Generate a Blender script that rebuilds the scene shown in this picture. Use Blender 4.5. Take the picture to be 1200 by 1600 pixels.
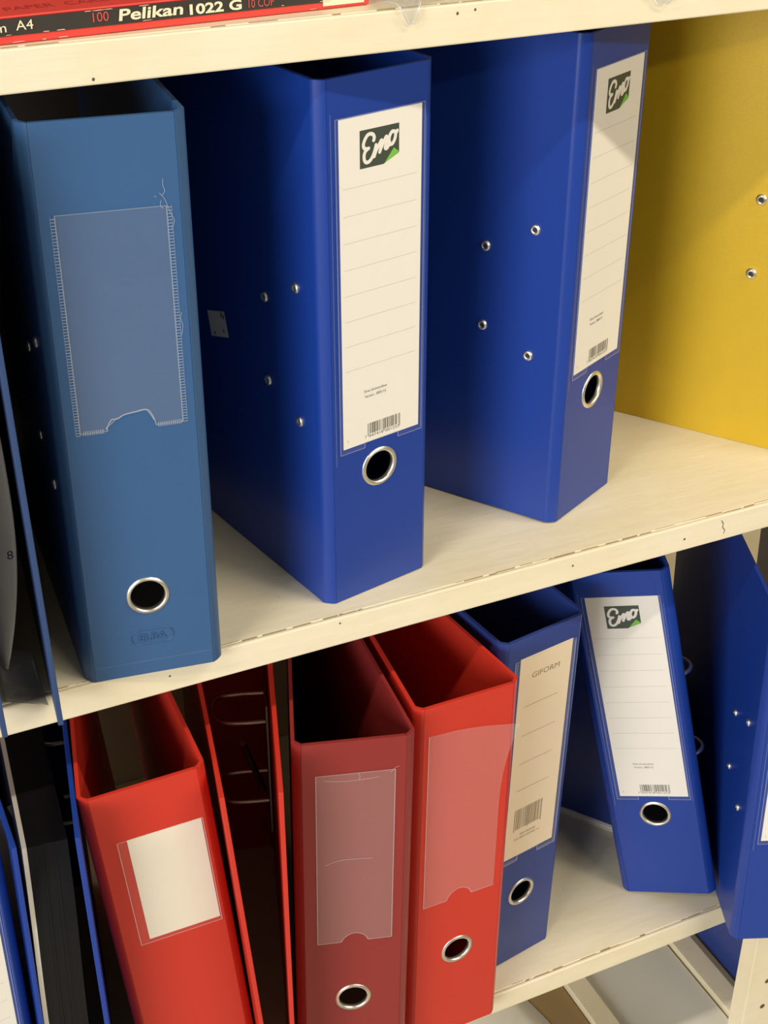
import bpy, bmesh, math, random
from mathutils import Vector, Matrix, Euler
random.seed(4)
for _o in list(bpy.data.objects): bpy.data.objects.remove(_o)
SC = bpy.context.scene
COL = SC.collection
# ---------------------------------------------------------------- camera
CAM_P = Vector((-0.0290, -0.6599, 0.5055)); PITCH, YAW, ROLL, FPX = 0.54047, 0.44322, 0.0030, 2264.0
cd = bpy.data.cameras.new('camera'); cam = bpy.data.objects.new('camera', cd); COL.objects.link(cam)
f = Vector((math.sin(YAW)*math.cos(PITCH), math.cos(YAW)*math.cos(PITCH), -math.sin(PITCH)))
r0 = Vector((math.cos(YAW), -math.sin(YAW), 0)); u0 = r0.cross(f)
cr, sr = math.cos(ROLL), math.sin(ROLL)
rr = r0*cr + u0*sr; uu = u0*cr - r0*sr
cam.matrix_world = Matrix(((rr.x, uu.x, -f.x, CAM_P.x), (rr.y, uu.y, -f.y, CAM_P.y), (rr.z, uu.z, -f.z, CAM_P.z), (0, 0, 0, 1)))
cd.sensor_fit = 'VERTICAL'; cd.sensor_height = 24.0; cd.lens = 24.0*FPX/1600.0; cd.clip_start = 0.02
cd.dof.use_dof = False
SC.camera = cam
# ---------------------------------------------------------------- world, lamps, exposure
w = bpy.data.worlds.new('room_light'); SC.world = w; w.use_nodes = True
w.node_tree.nodes['Background'].inputs[0].default_value = (1.0, 0.90, 0.74, 1)
w.node_tree.nodes['Background'].inputs[1].default_value = 0.19
def area(name, loc, target, sx, sy, power, col):
    d = bpy.data.lights.new(name, 'AREA'); d.shape = 'RECTANGLE'; d.size = sx; d.size_y = sy; d.energy = power; d.color = col
    o = bpy.data.objects.new(name, d); COL.objects.link(o); o.location = loc
    dirv = Vector(target) - Vector(loc)
    z = -dirv.normalized(); x = Vector((1, 0, 0)); x = (x - z*x.dot(z)).normalized(); y = z.cross(x)
    o.matrix_world = Matrix(((x.x, y.x, z.x, loc[0]), (x.y, y.y, z.y, loc[1]), (x.z, y.z, z.z, loc[2]), (0, 0, 0, 1)))
    return o
# two ceiling strip lamps in a row along the aisle, in front of the shelves
area('strip_light', (-1.75, -0.90, 1.70), (-1.75, -0.45, 0.0), 1.7, 0.05, 31, (1.0, 0.91, 0.74))
area('strip_light', (1.60, -0.90, 1.70), (1.60, -0.45, 0.0), 1.7, 0.05, 33, (1.0, 0.90, 0.72))
# unseen fill strip, added to light the spines from low on the right
area('strip_light', (1.70, -3.20, 1.75), (0.6, 0.0, 0.0), 2.4, 0.08, 52, (1.0, 0.90, 0.72))
# daylight from the window far to the left of the aisle
area('window_daylight', (-3.2, -2.3, 0.80), (0.3, 0.0, 0.0), 1.8, 1.5, 135, (0.95, 0.97, 1.0))
SC.view_settings.view_transform = 'Standard'; SC.view_settings.look = 'None'
SC.view_settings.gamma = 1.0; SC.view_settings.use_curve_mapping = False
SC.view_settings.exposure = -0.05
# ---------------------------------------------------------------- materials
def mat(name, col, rough=0.4, metal=0.0, spec=0.5, noise=0.0, nscale=20, bump=0.0, bscale=200, coat=0.0):
    m = bpy.data.materials.new(name); m.use_nodes = True; nt = m.node_tree; b = nt.nodes['Principled BSDF']
    b.inputs['Base Color'].default_value = (*col, 1); b.inputs['Roughness'].default_value = rough
    b.inputs['Metallic'].default_value = metal; b.inputs['Specular IOR Level'].default_value = spec
    b.inputs['Coat Weight'].default_value = coat
    if noise or bump:
        tc = nt.nodes.new('ShaderNodeTexCoord')
    if noise:
        n = nt.nodes.new('ShaderNodeTexNoise'); n.inputs['Scale'].default_value = nscale; n.inputs['Detail'].default_value = 6
        nt.links.new(tc.outputs['Object'], n.inputs['Vector'])
        mx = nt.nodes.new('ShaderNodeMix'); mx.data_type = 'RGBA'
        mx.inputs[6].default_value = (*[c*(1-noise) for c in col], 1); mx.inputs[7].default_value = (*[min(1, c*(1+noise)) for c in col], 1)
        nt.links.new(n.outputs['Fac'], mx.inputs[0]); nt.links.new(mx.outputs[2], b.inputs['Base Color'])
    if bump:
        n2 = nt.nodes.new('ShaderNodeTexNoise'); n2.inputs['Scale'].default_value = bscale; n2.inputs['Detail'].default_value = 4
        nt.links.new(tc.outputs['Object'], n2.inputs['Vector'])
        bp = nt.nodes.new('ShaderNodeBump'); bp.inputs['Strength'].default_value = bump; bp.inputs['Distance'].default_value = 0.001
        nt.links.new(n2.outputs['Fac'], bp.inputs['Height']); nt.links.new(bp.outputs[0], b.inputs['Normal'])
    return m
def paint_mat():
    m = mat('cream_paint', (0.88, 0.80, 0.575), 0.42); nt = m.node_tree; b = nt.nodes['Principled BSDF']
    tc = nt.nodes.new('ShaderNodeTexCoord')
    mp = nt.nodes.new('ShaderNodeMapping'); mp.inputs['Scale'].default_value = (9, 40, 60); nt.links.new(tc.outputs['Object'], mp.inputs[0])
    n1 = nt.nodes.new('ShaderNodeTexNoise'); n1.inputs['Scale'].default_value = 1.5; n1.inputs['Detail'].default_value = 8; nt.links.new(mp.outputs[0], n1.inputs['Vector'])
    n2 = nt.nodes.new('ShaderNodeTexNoise'); n2.inputs['Scale'].default_value = 14; n2.inputs['Detail'].default_value = 10; n2.inputs['Roughness'].default_value = 0.7; nt.links.new(tc.outputs['Object'], n2.inputs['Vector'])
    n3 = nt.nodes.new('ShaderNodeTexVoronoi'); n3.inputs['Scale'].default_value = 55; nt.links.new(tc.outputs['Object'], n3.inputs['Vector'])
    r1 = nt.nodes.new('ShaderNodeValToRGB'); r1.color_ramp.elements[0].position = 0.34; r1.color_ramp.elements[0].color = (0.79, 0.70, 0.48, 1)
    r1.color_ramp.elements[1].position = 0.62; r1.color_ramp.elements[1].color = (0.83, 0.745, 0.56, 1)
    nt.links.new(n2.outputs['Fac'], r1.inputs[0])
    sp = nt.nodes.new('ShaderNodeMath'); sp.operation = 'LESS_THAN'; sp.inputs[1].default_value = 0.035; nt.links.new(n3.outputs['Distance'], sp.inputs[0])
    n4 = nt.nodes.new('ShaderNodeTexNoise'); n4.inputs['Scale'].default_value = 9; nt.links.new(tc.outputs['Object'], n4.inputs['Vector'])
    gt = nt.nodes.new('ShaderNodeMath'); gt.operation = 'GREATER_THAN'; gt.inputs[1].default_value = 0.58; nt.links.new(n4.outputs['Fac'], gt.inputs[0])
    mu = nt.nodes.new('ShaderNodeMath'); mu.operation = 'MULTIPLY'; nt.links.new(sp.outputs[0], mu.inputs[0]); nt.links.new(gt.outputs[0], mu.inputs[1])
    mu2 = nt.nodes.new('ShaderNodeMath'); mu2.operation = 'MULTIPLY'; mu2.inputs[1].default_value = 0.6; nt.links.new(mu.outputs[0], mu2.inputs[0])
    mx = nt.nodes.new('ShaderNodeMix'); mx.data_type = 'RGBA'; mx.inputs[7].default_value = (0.16, 0.11, 0.06, 1)
    nt.links.new(mu2.outputs[0], mx.inputs[0]); nt.links.new(r1.outputs[0], mx.inputs[6]); nt.links.new(mx.outputs[2], b.inputs['Base Color'])
    bp = nt.nodes.new('ShaderNodeBump'); bp.inputs['Strength'].default_value = 0.6; bp.inputs['Distance'].default_value = 0.0012
    nt.links.new(n1.outputs['Fac'], bp.inputs['Height']); nt.links.new(bp.outputs[0], b.inputs['Normal'])
    return m
def film_mat(name, haze=0.10, tint=(1, 1, 1), rough=0.12, gl=0.05, bump=0.25):
    m = bpy.data.materials.new(name); m.use_nodes = True; nt = m.node_tree; nt.nodes.clear()
    out = nt.nodes.new('ShaderNodeOutputMaterial'); tr = nt.nodes.new('ShaderNodeBsdfTransparent')
    di = nt.nodes.new('ShaderNodeBsdfDiffuse'); di.inputs[0].default_value = (*[0.85*t for t in tint], 1)
    g = nt.nodes.new('ShaderNodeBsdfGlossy'); g.inputs['Roughness'].default_value = rough
    tc = nt.nodes.new('ShaderNodeTexCoord'); n = nt.nodes.new('ShaderNodeTexNoise'); n.inputs['Scale'].default_value = 45; n.inputs['Detail'].default_value = 3
    nt.links.new(tc.outputs['Object'], n.inputs['Vector'])
    bp = nt.nodes.new('ShaderNodeBump'); bp.inputs['Strength'].default_value = bump; bp.inputs['Distance'].default_value = 0.002
    nt.links.new(n.outputs['Fac'], bp.inputs['Height']); nt.links.new(bp.outputs[0], g.inputs['Normal'])
    m1 = nt.nodes.new('ShaderNodeMixShader'); m1.inputs[0].default_value = haze
    nt.links.new(tr.outputs[0], m1.inputs[1]); nt.links.new(di.outputs[0], m1.inputs[2])
    m2 = nt.nodes.new('ShaderNodeMixShader'); m2.inputs[0].default_value = gl
    nt.links.new(m1.outputs[0], m2.inputs[1]); nt.links.new(g.outputs[0], m2.inputs[2]); nt.links.new(m2.outputs[0], out.inputs[0])
    return m
M = {}
M['paint'] = paint_mat()
M['blue'] = mat('royal_blue_foil', (0.009, 0.044, 0.29), 0.36, spec=0.5, bump=0.05, bscale=900)
M['blue2'] = mat('navy_blue_foil', (0.024, 0.050, 0.23), 0.38, spec=0.5, bump=0.05, bscale=900)
M['steel'] = mat('petrol_blue_foil', (0.037, 0.104, 0.245), 0.40, spec=0.45, noise=0.05, nscale=30, bump=0.06, bscale=700)
M['steeledge'] = mat('worn_blue_edge', (0.16, 0.25, 0.42), 0.5, noise=0.25, nscale=160)
M['slate'] = mat('slate_navy_foil', (0.030, 0.062, 0.165), 0.42, spec=0.4, bump=0.05, bscale=900)
M['red'] = mat('red_foil', (0.57, 0.034, 0.018), 0.38, spec=0.45, bump=0.05, bscale=900)
M['darkred'] = mat('wine_red_foil', (0.26, 0.026, 0.024), 0.34, spec=0.5, bump=0.05, bscale=900)
M['yellow'] = mat('yellow_foil', (0.60, 0.385, 0.014), 0.42, spec=0.4, noise=0.05, nscale=60, bump=0.12, bscale=600)
M['white_cover'] = mat('white_foil', (0.78, 0.76, 0.68), 0.45, noise=0.03)
M['chrome'] = mat('nickel', (0.90, 0.86, 0.76), 0.34, metal=1.0)
M['dull'] = mat('dull_steel', (0.36, 0.34, 0.30), 0.35, metal=1.0)
M['hole'] = mat('rivet_hole', (0.02, 0.02, 0.02), 0.7)
M['paper'] = mat('label_paper', (0.84, 0.80, 0.72), 0.65, noise=0.012, nscale=90)
M['paper2'] = mat('cream_label_paper', (0.83, 0.69, 0.49), 0.6, noise=0.015, nscale=90)
M['paper3'] = mat('blank_label_paper', (0.82, 0.75, 0.60), 0.65, noise=0.02, nscale=60)
M['ink'] = mat('grey_ink', (0.12, 0.11, 0.10), 0.7)
M['inkbar'] = mat('barcode_ink', (0.10, 0.09, 0.06), 0.7)
M['rule'] = mat('rule_grey', (0.50, 0.47, 0.42), 0.7)
M['inkgif'] = mat('olive_ink', (0.30, 0.23, 0.13), 0.7)
M['logogreen'] = mat('logo_dark_green', (0.026, 0.042, 0.024), 0.6)
M['logolime'] = mat('logo_lime', (0.16, 0.52, 0.03), 0.6)
M['logowhite'] = mat('logo_white', (0.84, 0.80, 0.72), 0.6)
M['film'] = film_mat('clear_film', 0.025, gl=0.03)
M['filmblue'] = film_mat('cloudy_film', 0.05, (0.95, 0.93, 1.0), gl=0.05)
M['filmred'] = film_mat('crinkled_film', 0.105, (1.0, 0.95, 0.9), gl=0.06, bump=0.9)
M['filmedge2'] = film_mat('thin_film_edge', 0.22, (0.9, 0.95, 1.0), gl=0.10)
M['filmedge'] = film_mat('film_edge', 0.32, (0.95, 0.97, 1.0), gl=0.15)
M['wraprim'] = film_mat('wrap_fold', 0.5, gl=0.3)
M['wrap'] = film_mat('plastic_wrap', 0.14, gl=0.14, rough=0.08, bump=1.0)
M['black'] = mat('black_plastic_sheet', (0.006, 0.006, 0.007), 0.5, spec=0.25)
M['whitesheet'] = mat('white_sheet', (0.80, 0.76, 0.66), 0.6, noise=0.02)
M['sleeve'] = film_mat('grey_sleeve', 0.45, (0.30, 0.29, 0.26), gl=0.08)
M['pen'] = mat('blue_black_pen', (0.01, 0.012, 0.05), 0.6)
M['boxred'] = mat('box_red', (0.72, 0.055, 0.040), 0.5, noise=0.10, nscale=40)
M['boxblack'] = mat('box_black', (0.035, 0.030, 0.024), 0.5, noise=0.15, nscale=80)
M['boxcream'] = mat('box_cream_print', (0.85, 0.76, 0.52), 0.6)
M['boxredink'] = mat('box_red_print', (0.62, 0.08, 0.07), 0.6)
M['boxdarkred'] = mat('box_faded_print', (0.36, 0.025, 0.022), 0.6)
M['worn'] = mat('worn_cardboard', (0.80, 0.55, 0.42), 0.8, noise=0.2, nscale=300)
M['kraft'] = mat('kraft_card', (0.30, 0.20, 0.085), 0.75, noise=0.08, nscale=30)
M['greyshelf'] = mat('grey_board', (0.66, 0.64, 0.55), 0.5, noise=0.04, nscale=12)
M['grime'] = mat('grime_line', (0.36, 0.27, 0.14), 0.8)
M['ledge'] = mat('nail_hole', (0.10, 0.07, 0.04), 0.8)
M['floor'] = mat('floor_vinyl', (0.42, 0.38, 0.31), 0.4, noise=0.06, nscale=3)
M['shadeback'] = mat('shade_dark_back', (0.035, 0.025, 0.018), 0.7)  # upper back panel: the dark of that bay is put into its colour
M['price'] = mat('price_sticker', (0.62, 0.60, 0.58), 0.6)
# ---------------------------------------------------------------- helpers
def finish(me, smooth_deg=None):
    if smooth_deg is not None:
        bm = bmesh.new(); bm.from_mesh(me)
        for fc in bm.faces: fc.smooth = True
        lim = math.radians(smooth_deg)
        for e in bm.edges:
            if len(e.link_faces) == 2 and e.calc_face_angle(0) > lim: e.smooth = False
        bm.to_mesh(me); bm.free()
def mk(name, verts, faces, material, parent=None, smooth=None, bevel=0.0, recalc=True, bseg=2):
    me = bpy.data.meshes.new(name); me.from_pydata([tuple(v) for v in verts], [], faces)
    bm = bmesh.new(); bm.from_mesh(me); bmesh.ops.remove_doubles(bm, verts=bm.verts, dist=1e-7)
    if recalc: bmesh.ops.recalc_face_normals(bm, faces=bm.faces)
    bm.to_mesh(me); bm.free()
    me.materials.append(material); finish(me, smooth)
    o = bpy.data.objects.new(name, me); COL.objects.link(o)
    if parent is not None: o.parent = parent
    if bevel:
        b = o.modifiers.new('bevel', 'BEVEL'); b.width = bevel; b.segments = bseg; b.limit_method = 'ANGLE'; b.angle_limit = math.radians(40)
    return o
def box_vf(x0, x1, y0, y1, z0, z1, V, F):
    n = len(V); V += [(x0, y0, z0), (x1, y0, z0), (x1, y1, z0), (x0, y1, z0), (x0, y0, z1), (x1, y0, z1), (x1, y1, z1), (x0, y1, z1)]
    F += [[n+i for i in q] for q in ((0, 3, 2, 1), (4, 5, 6, 7), (0, 1, 5, 4), (1, 2, 6, 5), (2, 3, 7, 6), (3, 0, 4, 7))]
def box(name, x0, x1, y0, y1, z0, z1, m, parent=None, bevel=0.0):
    V, F = [], []; box_vf(x0, x1, y0, y1, z0, z1, V, F); return mk(name, V, F, m, parent, bevel=bevel)
def tag(o, label=None, cat=None, group=None, kind=None):
    if label: o['label'] = label
    if cat: o['category'] = cat
    if group: o['group'] = group
    if kind: o['kind'] = kind
    return o
def empty(name, loc=(0, 0, 0)):
    o = bpy.data.objects.new(name, None); o.empty_display_size = 0.02; COL.objects.link(o); o.location = loc; return o
def strip_solid(pts, t, z0, z1, side, shear=None):
    """extrude a plan polyline into a solid sheet; side=+1 thickness to the right of travel, -1 to the left"""
    n = len(pts); off = []
    for i in range(n):
        a = Vector(pts[max(0, i-1)]); b = Vector(pts[min(n-1, i+1)]); d = (b-a).normalized()
        nrm = Vector((d.y, -d.x))*side
        p = Vector(pts[i])+nrm*t; off.append(p)
    V, F = [], []
    for z in (z0, z1):
        for p in pts: V.append((p[0], p[1], z))
        for p in off: V.append((p[0], p[1], z))
    N = 2*n
    for i in range(n-1):
        F += [[i, i+1, N+i+1, N+i], [n+i+1, n+i, N+n+i, N+n+i+1], [i+1, i, n+i, n+i+1], [N+i, N+i+1, N+n+i+1, N+n+i]]
    F += [[0, N, N+n, n], [n-1, 2*n-1, N+2*n-1, N+n-1]]
    if shear: V = [shear(v) for v in V]
    return V, F
def lathe(profile, n=32, axis='y', c=(0, 0, 0)):
    V, F = [], []; k = len(profile)
    for i in range(n):
        a = 2*math.pi*i/n
        for (r, h) in profile:
            x, z = r*math.cos(a), r*math.sin(a)
            V.append((c[0]+x, c[1]+h, c[2]+z) if axis == 'y' else (c[0]+h, c[1]+x, c[2]+z))
    for i in range(n):
        j = (i+1) % n
        for q in range(k-1): F.append([i*k+q, i*k+q+1, j*k+q+1, j*k+q])
    return V, F
def tube(path, r, n=8):
    V, F = [], []; P = [Vector(p) for p in path]
    up = Vector((0, 0, 1))
    for i, p in enumerate(P):
        d = (P[min(i+1, len(P)-1)]-P[max(i-1, 0)]).normalized()
        a = d.cross(up); a = a.normalized() if a.length > 1e-4 else Vector((1, 0, 0)); b = d.cross(a)
        for k in range(n):
            t = 2*math.pi*k/n; V.append(p+a*(r*math.cos(t))+b*(r*math.sin(t)))
    for i in range(len(P)-1):
        for k in range(n): F.append([i*n+k, i*n+(k+1) % n, (i+1)*n+(k+1) % n, (i+1)*n+k])
    F += [list(range(n)), [(len(P)-1)*n+k for k in range(n)]]
    return V, F
def catmull(P, sub=8):
    out = []; n = len(P)
    for i in range(n-1):
        p0, p1, p2, p3 = [Vector(P[max(0, min(n-1, i+k))]) for k in (-1, 0, 1, 2)]
        for s in range(sub):
            t = s/sub
            out.append(0.5*((2*p1)+(p2-p0)*t+(2*p0-5*p1+4*p2-p3)*t*t+(3*p1-p0-3*p2+p3)*t**3))
    out.append(Vector(P[-1])); return out
def ribbon2d(P, hw):
    """flat ribbon of half width hw round a 2-D path, with round ends -> verts2d, faces"""
    V, F = [], []; n = len(P)
    for i in range(n):
        d = (P[min(i+1, n-1)]-P[max(i-1, 0)]); d = d.normalized() if d.length > 1e-9 else Vector((1, 0))
        nn = Vector((-d.y, d.x)); V += [P[i]+nn*hw, P[i]-nn*hw]
    for i in range(n-1): F.append([2*i, 2*i+1, 2*i+3, 2*i+2])
    for e in (0, n-1):
        b = len(V); V += [P[e]+Vector((math.cos(a), math.sin(a)))*hw for a in [2*math.pi*k/12 for k in range(12)]]
        F.append(list(range(b, b+12)))
    return V, F
def text_vf(s, height, sx=1.0, bold=0.0, shear=0.0, spacing=1.0):
    """letters as flat 2-D outlines, cap height = height, origin at the left of the baseline"""
    c = bpy.data.curves.new('lettering', 'FONT'); c.body = s; c.size = height/0.70; c.offset = bold; c.shear = shear; c.space_character = spacing
    c.resolution_u = 3
    o = bpy.data.objects.new('lettering', c); COL.objects.link(o)
    dg = bpy.context.evaluated_depsgraph_get(); dg.update()
    me = bpy.data.meshes.new_from_object(o.evaluated_get(dg))
    V = [(v.co.x*sx, v.co.y) for v in me.vertices]; F = [list(p.vertices) for p in me.polygons]
    bpy.data.objects.remove(o); bpy.data.curves.remove(c); bpy.data.meshes.remove(me)
    if V:
        x0 = min(v[0] for v in V); V = [(x-x0, y) for x, y in V]
    return V, F
def fit_text(s, x0, x1, z0, height, **k):
    V, F = text_vf(s, height, **k); wd = max(v[0] for v in V); q = (x1-x0)/wd
    return [(x0+x*q, z0+z) for x, z in V], F
def flat(name, V2, F, y, m, parent):
    return mk(name, [(v[0], y, v[1]) for v in V2], F, m, parent, recalc=False)
def orient(o):
    """make flat print face -y"""
    me = o.data; bm = bmesh.new(); bm.from_mesh(me)
    for fc in bm.faces:
        fc.normal_update()
        if fc.normal.y > 0: fc.normal_flip()
    bm.to_mesh(me); bm.free(); return o
def ean(code):
    L = ['0001101', '0011001', '0010011', '0111101', '0100011', '0110001', '0101111', '0111011', '0110111', '0001011']
    G = [''.join('1' if c == '0' else '0' for c in x)[::-1] for x in [''.join('1' if c == '0' else '0' for c in l) for l in L]]
    G = [''.join('1' if c == '0' else '0' for c in l)[::-1] for l in L]
    R = [''.join('1' if c == '0' else '0' for c in l) for l in L]
    par = ['LLLLLL', 'LLGLGG', 'LLGGLG', 'LLGGGL', 'LGLLGG', 'LGGLLG', 'LGGGLL', 'LGLGLG', 'LGLGGL', 'LGGLGL'][int(code[0])]
    s = '101'+''.join((L if p == 'L' else G)[int(d)] for p, d in zip(par, code[1:7]))+'01010'+''.join(R[int(d)] for d in code[7:])+'101'
    return s
def barcode_vf(code, x0, x1, z0, z1, guard):
    s = ean(code); V, F = [], []; wd = (x1-x0)/95; i = 0
    while i < 95:
        if s[i] == '1':
            j = i
            while j < 95 and s[j] == '1': j += 1
            lo = z0-guard if (i < 3 or i > 91 or 45 <= i <= 49) else z0
            n = len(V); V += [(x0+i*wd, lo), (x0+j*wd, lo), (x0+j*wd, z1), (x0+i*wd, z1)]; F.append([n, n+1, n+2, n+3]); i = j
        else: i += 1
    return V, F
def join2(parts):
    V, F = [], []
    for v, fc in parts:
        n = len(V); V += v; F += [[n+i for i in q] for q in fc]
    return V, F
# ---------------------------------------------------------------- levels
Z_MID, T = 0.0, 0.0201
Z_TOP_LO = 0.3317; Z_TOP = Z_TOP_LO+T
Z_BOT = -0.3961; Z_LOW = -0.752
H = 0.318; D = 0.285; CH, GH = 0.0058, 0.0056; TH = 0.0024
# ---------------------------------------------------------------- shelving
shelving = tag(empty('shelving_unit', (0.3, 0.18, -1.15)), 'cream painted wooden shelving unit holding the rows of lever arch binders', 'shelving unit')
def shelf(zt, x0=-0.70, x1=1.50, depth=0.36):
    off = Vector(shelving.location)
    o = box('shelf', x0-off.x, x1-off.x, 0.0034-off.y, depth-off.y, zt-T-off.z, zt-off.z, M['paint'], shelving, bevel=0.0006)
    e = box('front_edging', x0-off.x, x1-off.x, 0.0-off.y, 0.0030-off.y, zt-T-off.z, zt-0.0002-off.z, M['paint'], None, bevel=0.0009); e.parent = o
    # dark, uneven joint between board and edging
    V, F = [], []; x = x0; rnd = random.Random(int(zt*1000)+7)
    while x < x1:
        L = rnd.uniform(0.002, 0.016)
        if rnd.random() < 0.72:
            hw = rnd.uniform(0.00008, 0.00030); yy = 0.0032+rnd.uniform(-0.0004, 0.0010)
            box_vf(x-off.x, x+L-off.x, yy-hw-off.y, yy+hw-off.y, zt-0.002-off.z, zt+0.00006-off.z, V, F)
        x += L*rnd.uniform(0.9, 1.5)
    g = mk('joint_grime', V, F, M['grime'], None); g['kind'] = 'stuff'; g.parent = o
    return o
for zt in (Z_TOP, Z_MID, Z_BOT, Z_LOW): shelf(zt)
# nail holes and chips along the edging
V, F = [], []
off = shelving.location
for (x, z, r) in ((0.137, 0.3345, 0.0007), (0.324, 0.347, 0.0007), (0.334, 0.348, 0.0006), (0.42, -0.008, 0.0007), (0.508, -0.011, 0.0008), (0.255, -0.004, 0.0006), (0.60, 0.345, 0.0006), (0.147, -0.009, 0.0006)):
    n = len(V); V += [(x+r*math.cos(a)-off.x, -0.00012-off.y, z+r*1.2*math.sin(a)-off.z) for a in [2*math.pi*k/10 for k in range(10)]]; F.append(list(range(n, n+10)))
mk('nail_hole', V, F, M['ledge'], shelving, recalc=False)['kind'] = 'stuff'
# scratch on the middle edging
P = catmull([(0.5375, -0.004), (0.5392, -0.007), (0.5390, -0.0095), (0.5412, -0.0125), (0.5405, -0.0145)], 5)
v2, f2 = ribbon2d([Vector((p[0]-off.x, p[1]-off.z)) for p in P], 0.00025); flat('scratch', v2, f2, -0.0002-off.y, M['ledge'], shelving)
box('back_panel', -0.70-off.x, 1.50-off.x, 0.361-off.y, 0.367-off.y, -1.149-off.z, -0.012-off.z, M['paint'], shelving)
box('back_panel', -0.70-off.x, 1.50-off.x, 0.361-off.y, 0.367-off.y, -0.010-off.z, 0.80-off.z, M['shadeback'], shelving)
post = box('front_post', 0.6435-off.x, 0.700-off.x, 0.0-off.y, 0.018-off.y, -1.149-off.z, Z_BOT-T-0.0003-off.z, M['paint'], shelving, bevel=0.0008)
for zz in (-0.4835, -0.517, -0.550, -0.5835, -0.617):
    V, F = lathe([(0.0, -0.0001), (0.0021, -0.0001), (0.0026, -0.0002)], 16, 'y', (0.6640-off.x, 0.0-off.y, zz-off.z)); h = mk('pin_hole', V, F, M['ledge'], None, recalc=False); h.parent = post
box('side_panel', -0.722-off.x, -0.701-off.x, 0.0-off.y, 0.367-off.y, -1.149-off.z, 0.80-off.z, M['paint'], shelving, bevel=0.001)
box('side_panel', 1.501-off.x, 1.522-off.x, 0.0-off.y, 0.367-off.y, -1.149-off.z, 0.80-off.z, M['paint'], shelving, bevel=0.001)
fl = box('floor', -3.6, 3.2, -3.6, 0.6, -1.20, -1.15, M['floor']); fl['kind'] = 'structure'
# ---------------------------------------------------------------- binder parts
def spine_plate(w, hole_z, m, parent, hr=0.0104):
    hw = w/2-CH; N = 48; V, F = [], []; s = 0.0155
    for y in (0.0, TH):
        ring = [(hr*math.cos(2*math.pi*k/N), hr*math.sin(2*math.pi*k/N)) for k in range(N)]
        sq = []
        for (cx, cz) in ring:
            q = max(abs(cx), abs(cz)); sq.append((cx/q*s, cz/q*s))
        n = len(V)
        V += [(x, y, hole_z+z) for x, z in ring]+[(x, y, hole_z+z) for x, z in sq]
        for k in range(N):
            j = (k+1) % N; F.append([n+k, n+N+k, n+N+j, n+j])
        xs = [-hw, -s, s, hw]; zs = [0, hole_z-s, hole_z+s, H]
        for i in range(3):
            for j in range(3):
                if i == 1 and j == 1: continue
                b = len(V); V += [(xs[i], y, zs[j]), (xs[i+1], y, zs[j]), (xs[i+1], y, zs[j+1]), (xs[i], y, zs[j+1])]; F.append([b, b+1, b+2, b+3])
    N0 = 0; N1 = 2*N+8*4
    for k in range(N):
        j = (k+1) % N; F.append([N0+k, N0+j, N1+j, N1+k])
    for (a, b) in (((-hw, 0), (hw, 0)), ((hw, 0), (hw, H)), ((hw, H), (-hw, H)), ((-hw, H), (-hw, 0))):
        n = len(V); V += [(a[0], 0, a[1]), (b[0], 0, b[1]), (b[0], TH, b[1]), (a[0], TH, a[1])]; F.append([n, n+1, n+2, n+3])
    return mk('spine', V, F, m, parent)
def cover_pts(sx, w, ang, bow=0.0):
    """plan polyline of hinge strip + cover board; ang = extra turn of the board about the hinge (towards +x)"""
    c, g = w/2, GH
    P = [(sx*(c-CH+0.0002), 0.0), (sx*(c-CH+0.0008), 0.00025), (sx*(c-CH*0.55), 0.0016), (sx*(c-CH*0.2), 0.0038), (sx*c, g), (sx*c, g+0.0012)]
    ca, sa = math.cos(ang), math.sin(ang); out = list(P); L = D-g
    for k in range(1, 9):
        t = k/8; y = L*t; x = bow*math.sin(math.pi*t)
        out.append((sx*c+x*ca+y*sa, g+0.0012+y*ca-x*sa))
    return out
def cover(name, sx, w, ang, m, parent, bow=0.0):
    V, F = strip_solid(cover_pts(sx, w, ang, bow), TH, 0.0, H, 1 if sx < 0 else -1)
    return mk(name, V, F, m, parent, smooth=38)
def rivet(sx, w, y, z, ang, parent, r=0.0033, flare=1.0):
    prof = [(0.0, 0.0), (r, 0.0), (r, 0.0004), (r*0.86, 0.0012*flare), (r*0.62, 0.0015*flare), (r*0.42, 0.0012*flare), (r*0.38, 0.0002)]
    V, F = lathe(prof, 20, 'x')
    hp = lathe([(0.0, 0.0003), (r*0.40, 0.0003)], 12, 'x')
    ca, sa = math.cos(ang), math.sin(ang); c = w/2
    def tr(v):  # +h becomes outward
        x, yy, zz = v; lx, ly = sx*x, yy+(y-GH)
        return (sx*c+lx*ca+ly*sa, GH+ly*ca-lx*sa, z+zz)
    o = mk('rivet', [tr(v) for v in V], F, M['chrome'], parent, smooth=50)
    h = mk('rivet_hole', [tr(v) for v in hp[0]], hp[1], M['hole'], o)
    return o
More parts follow.
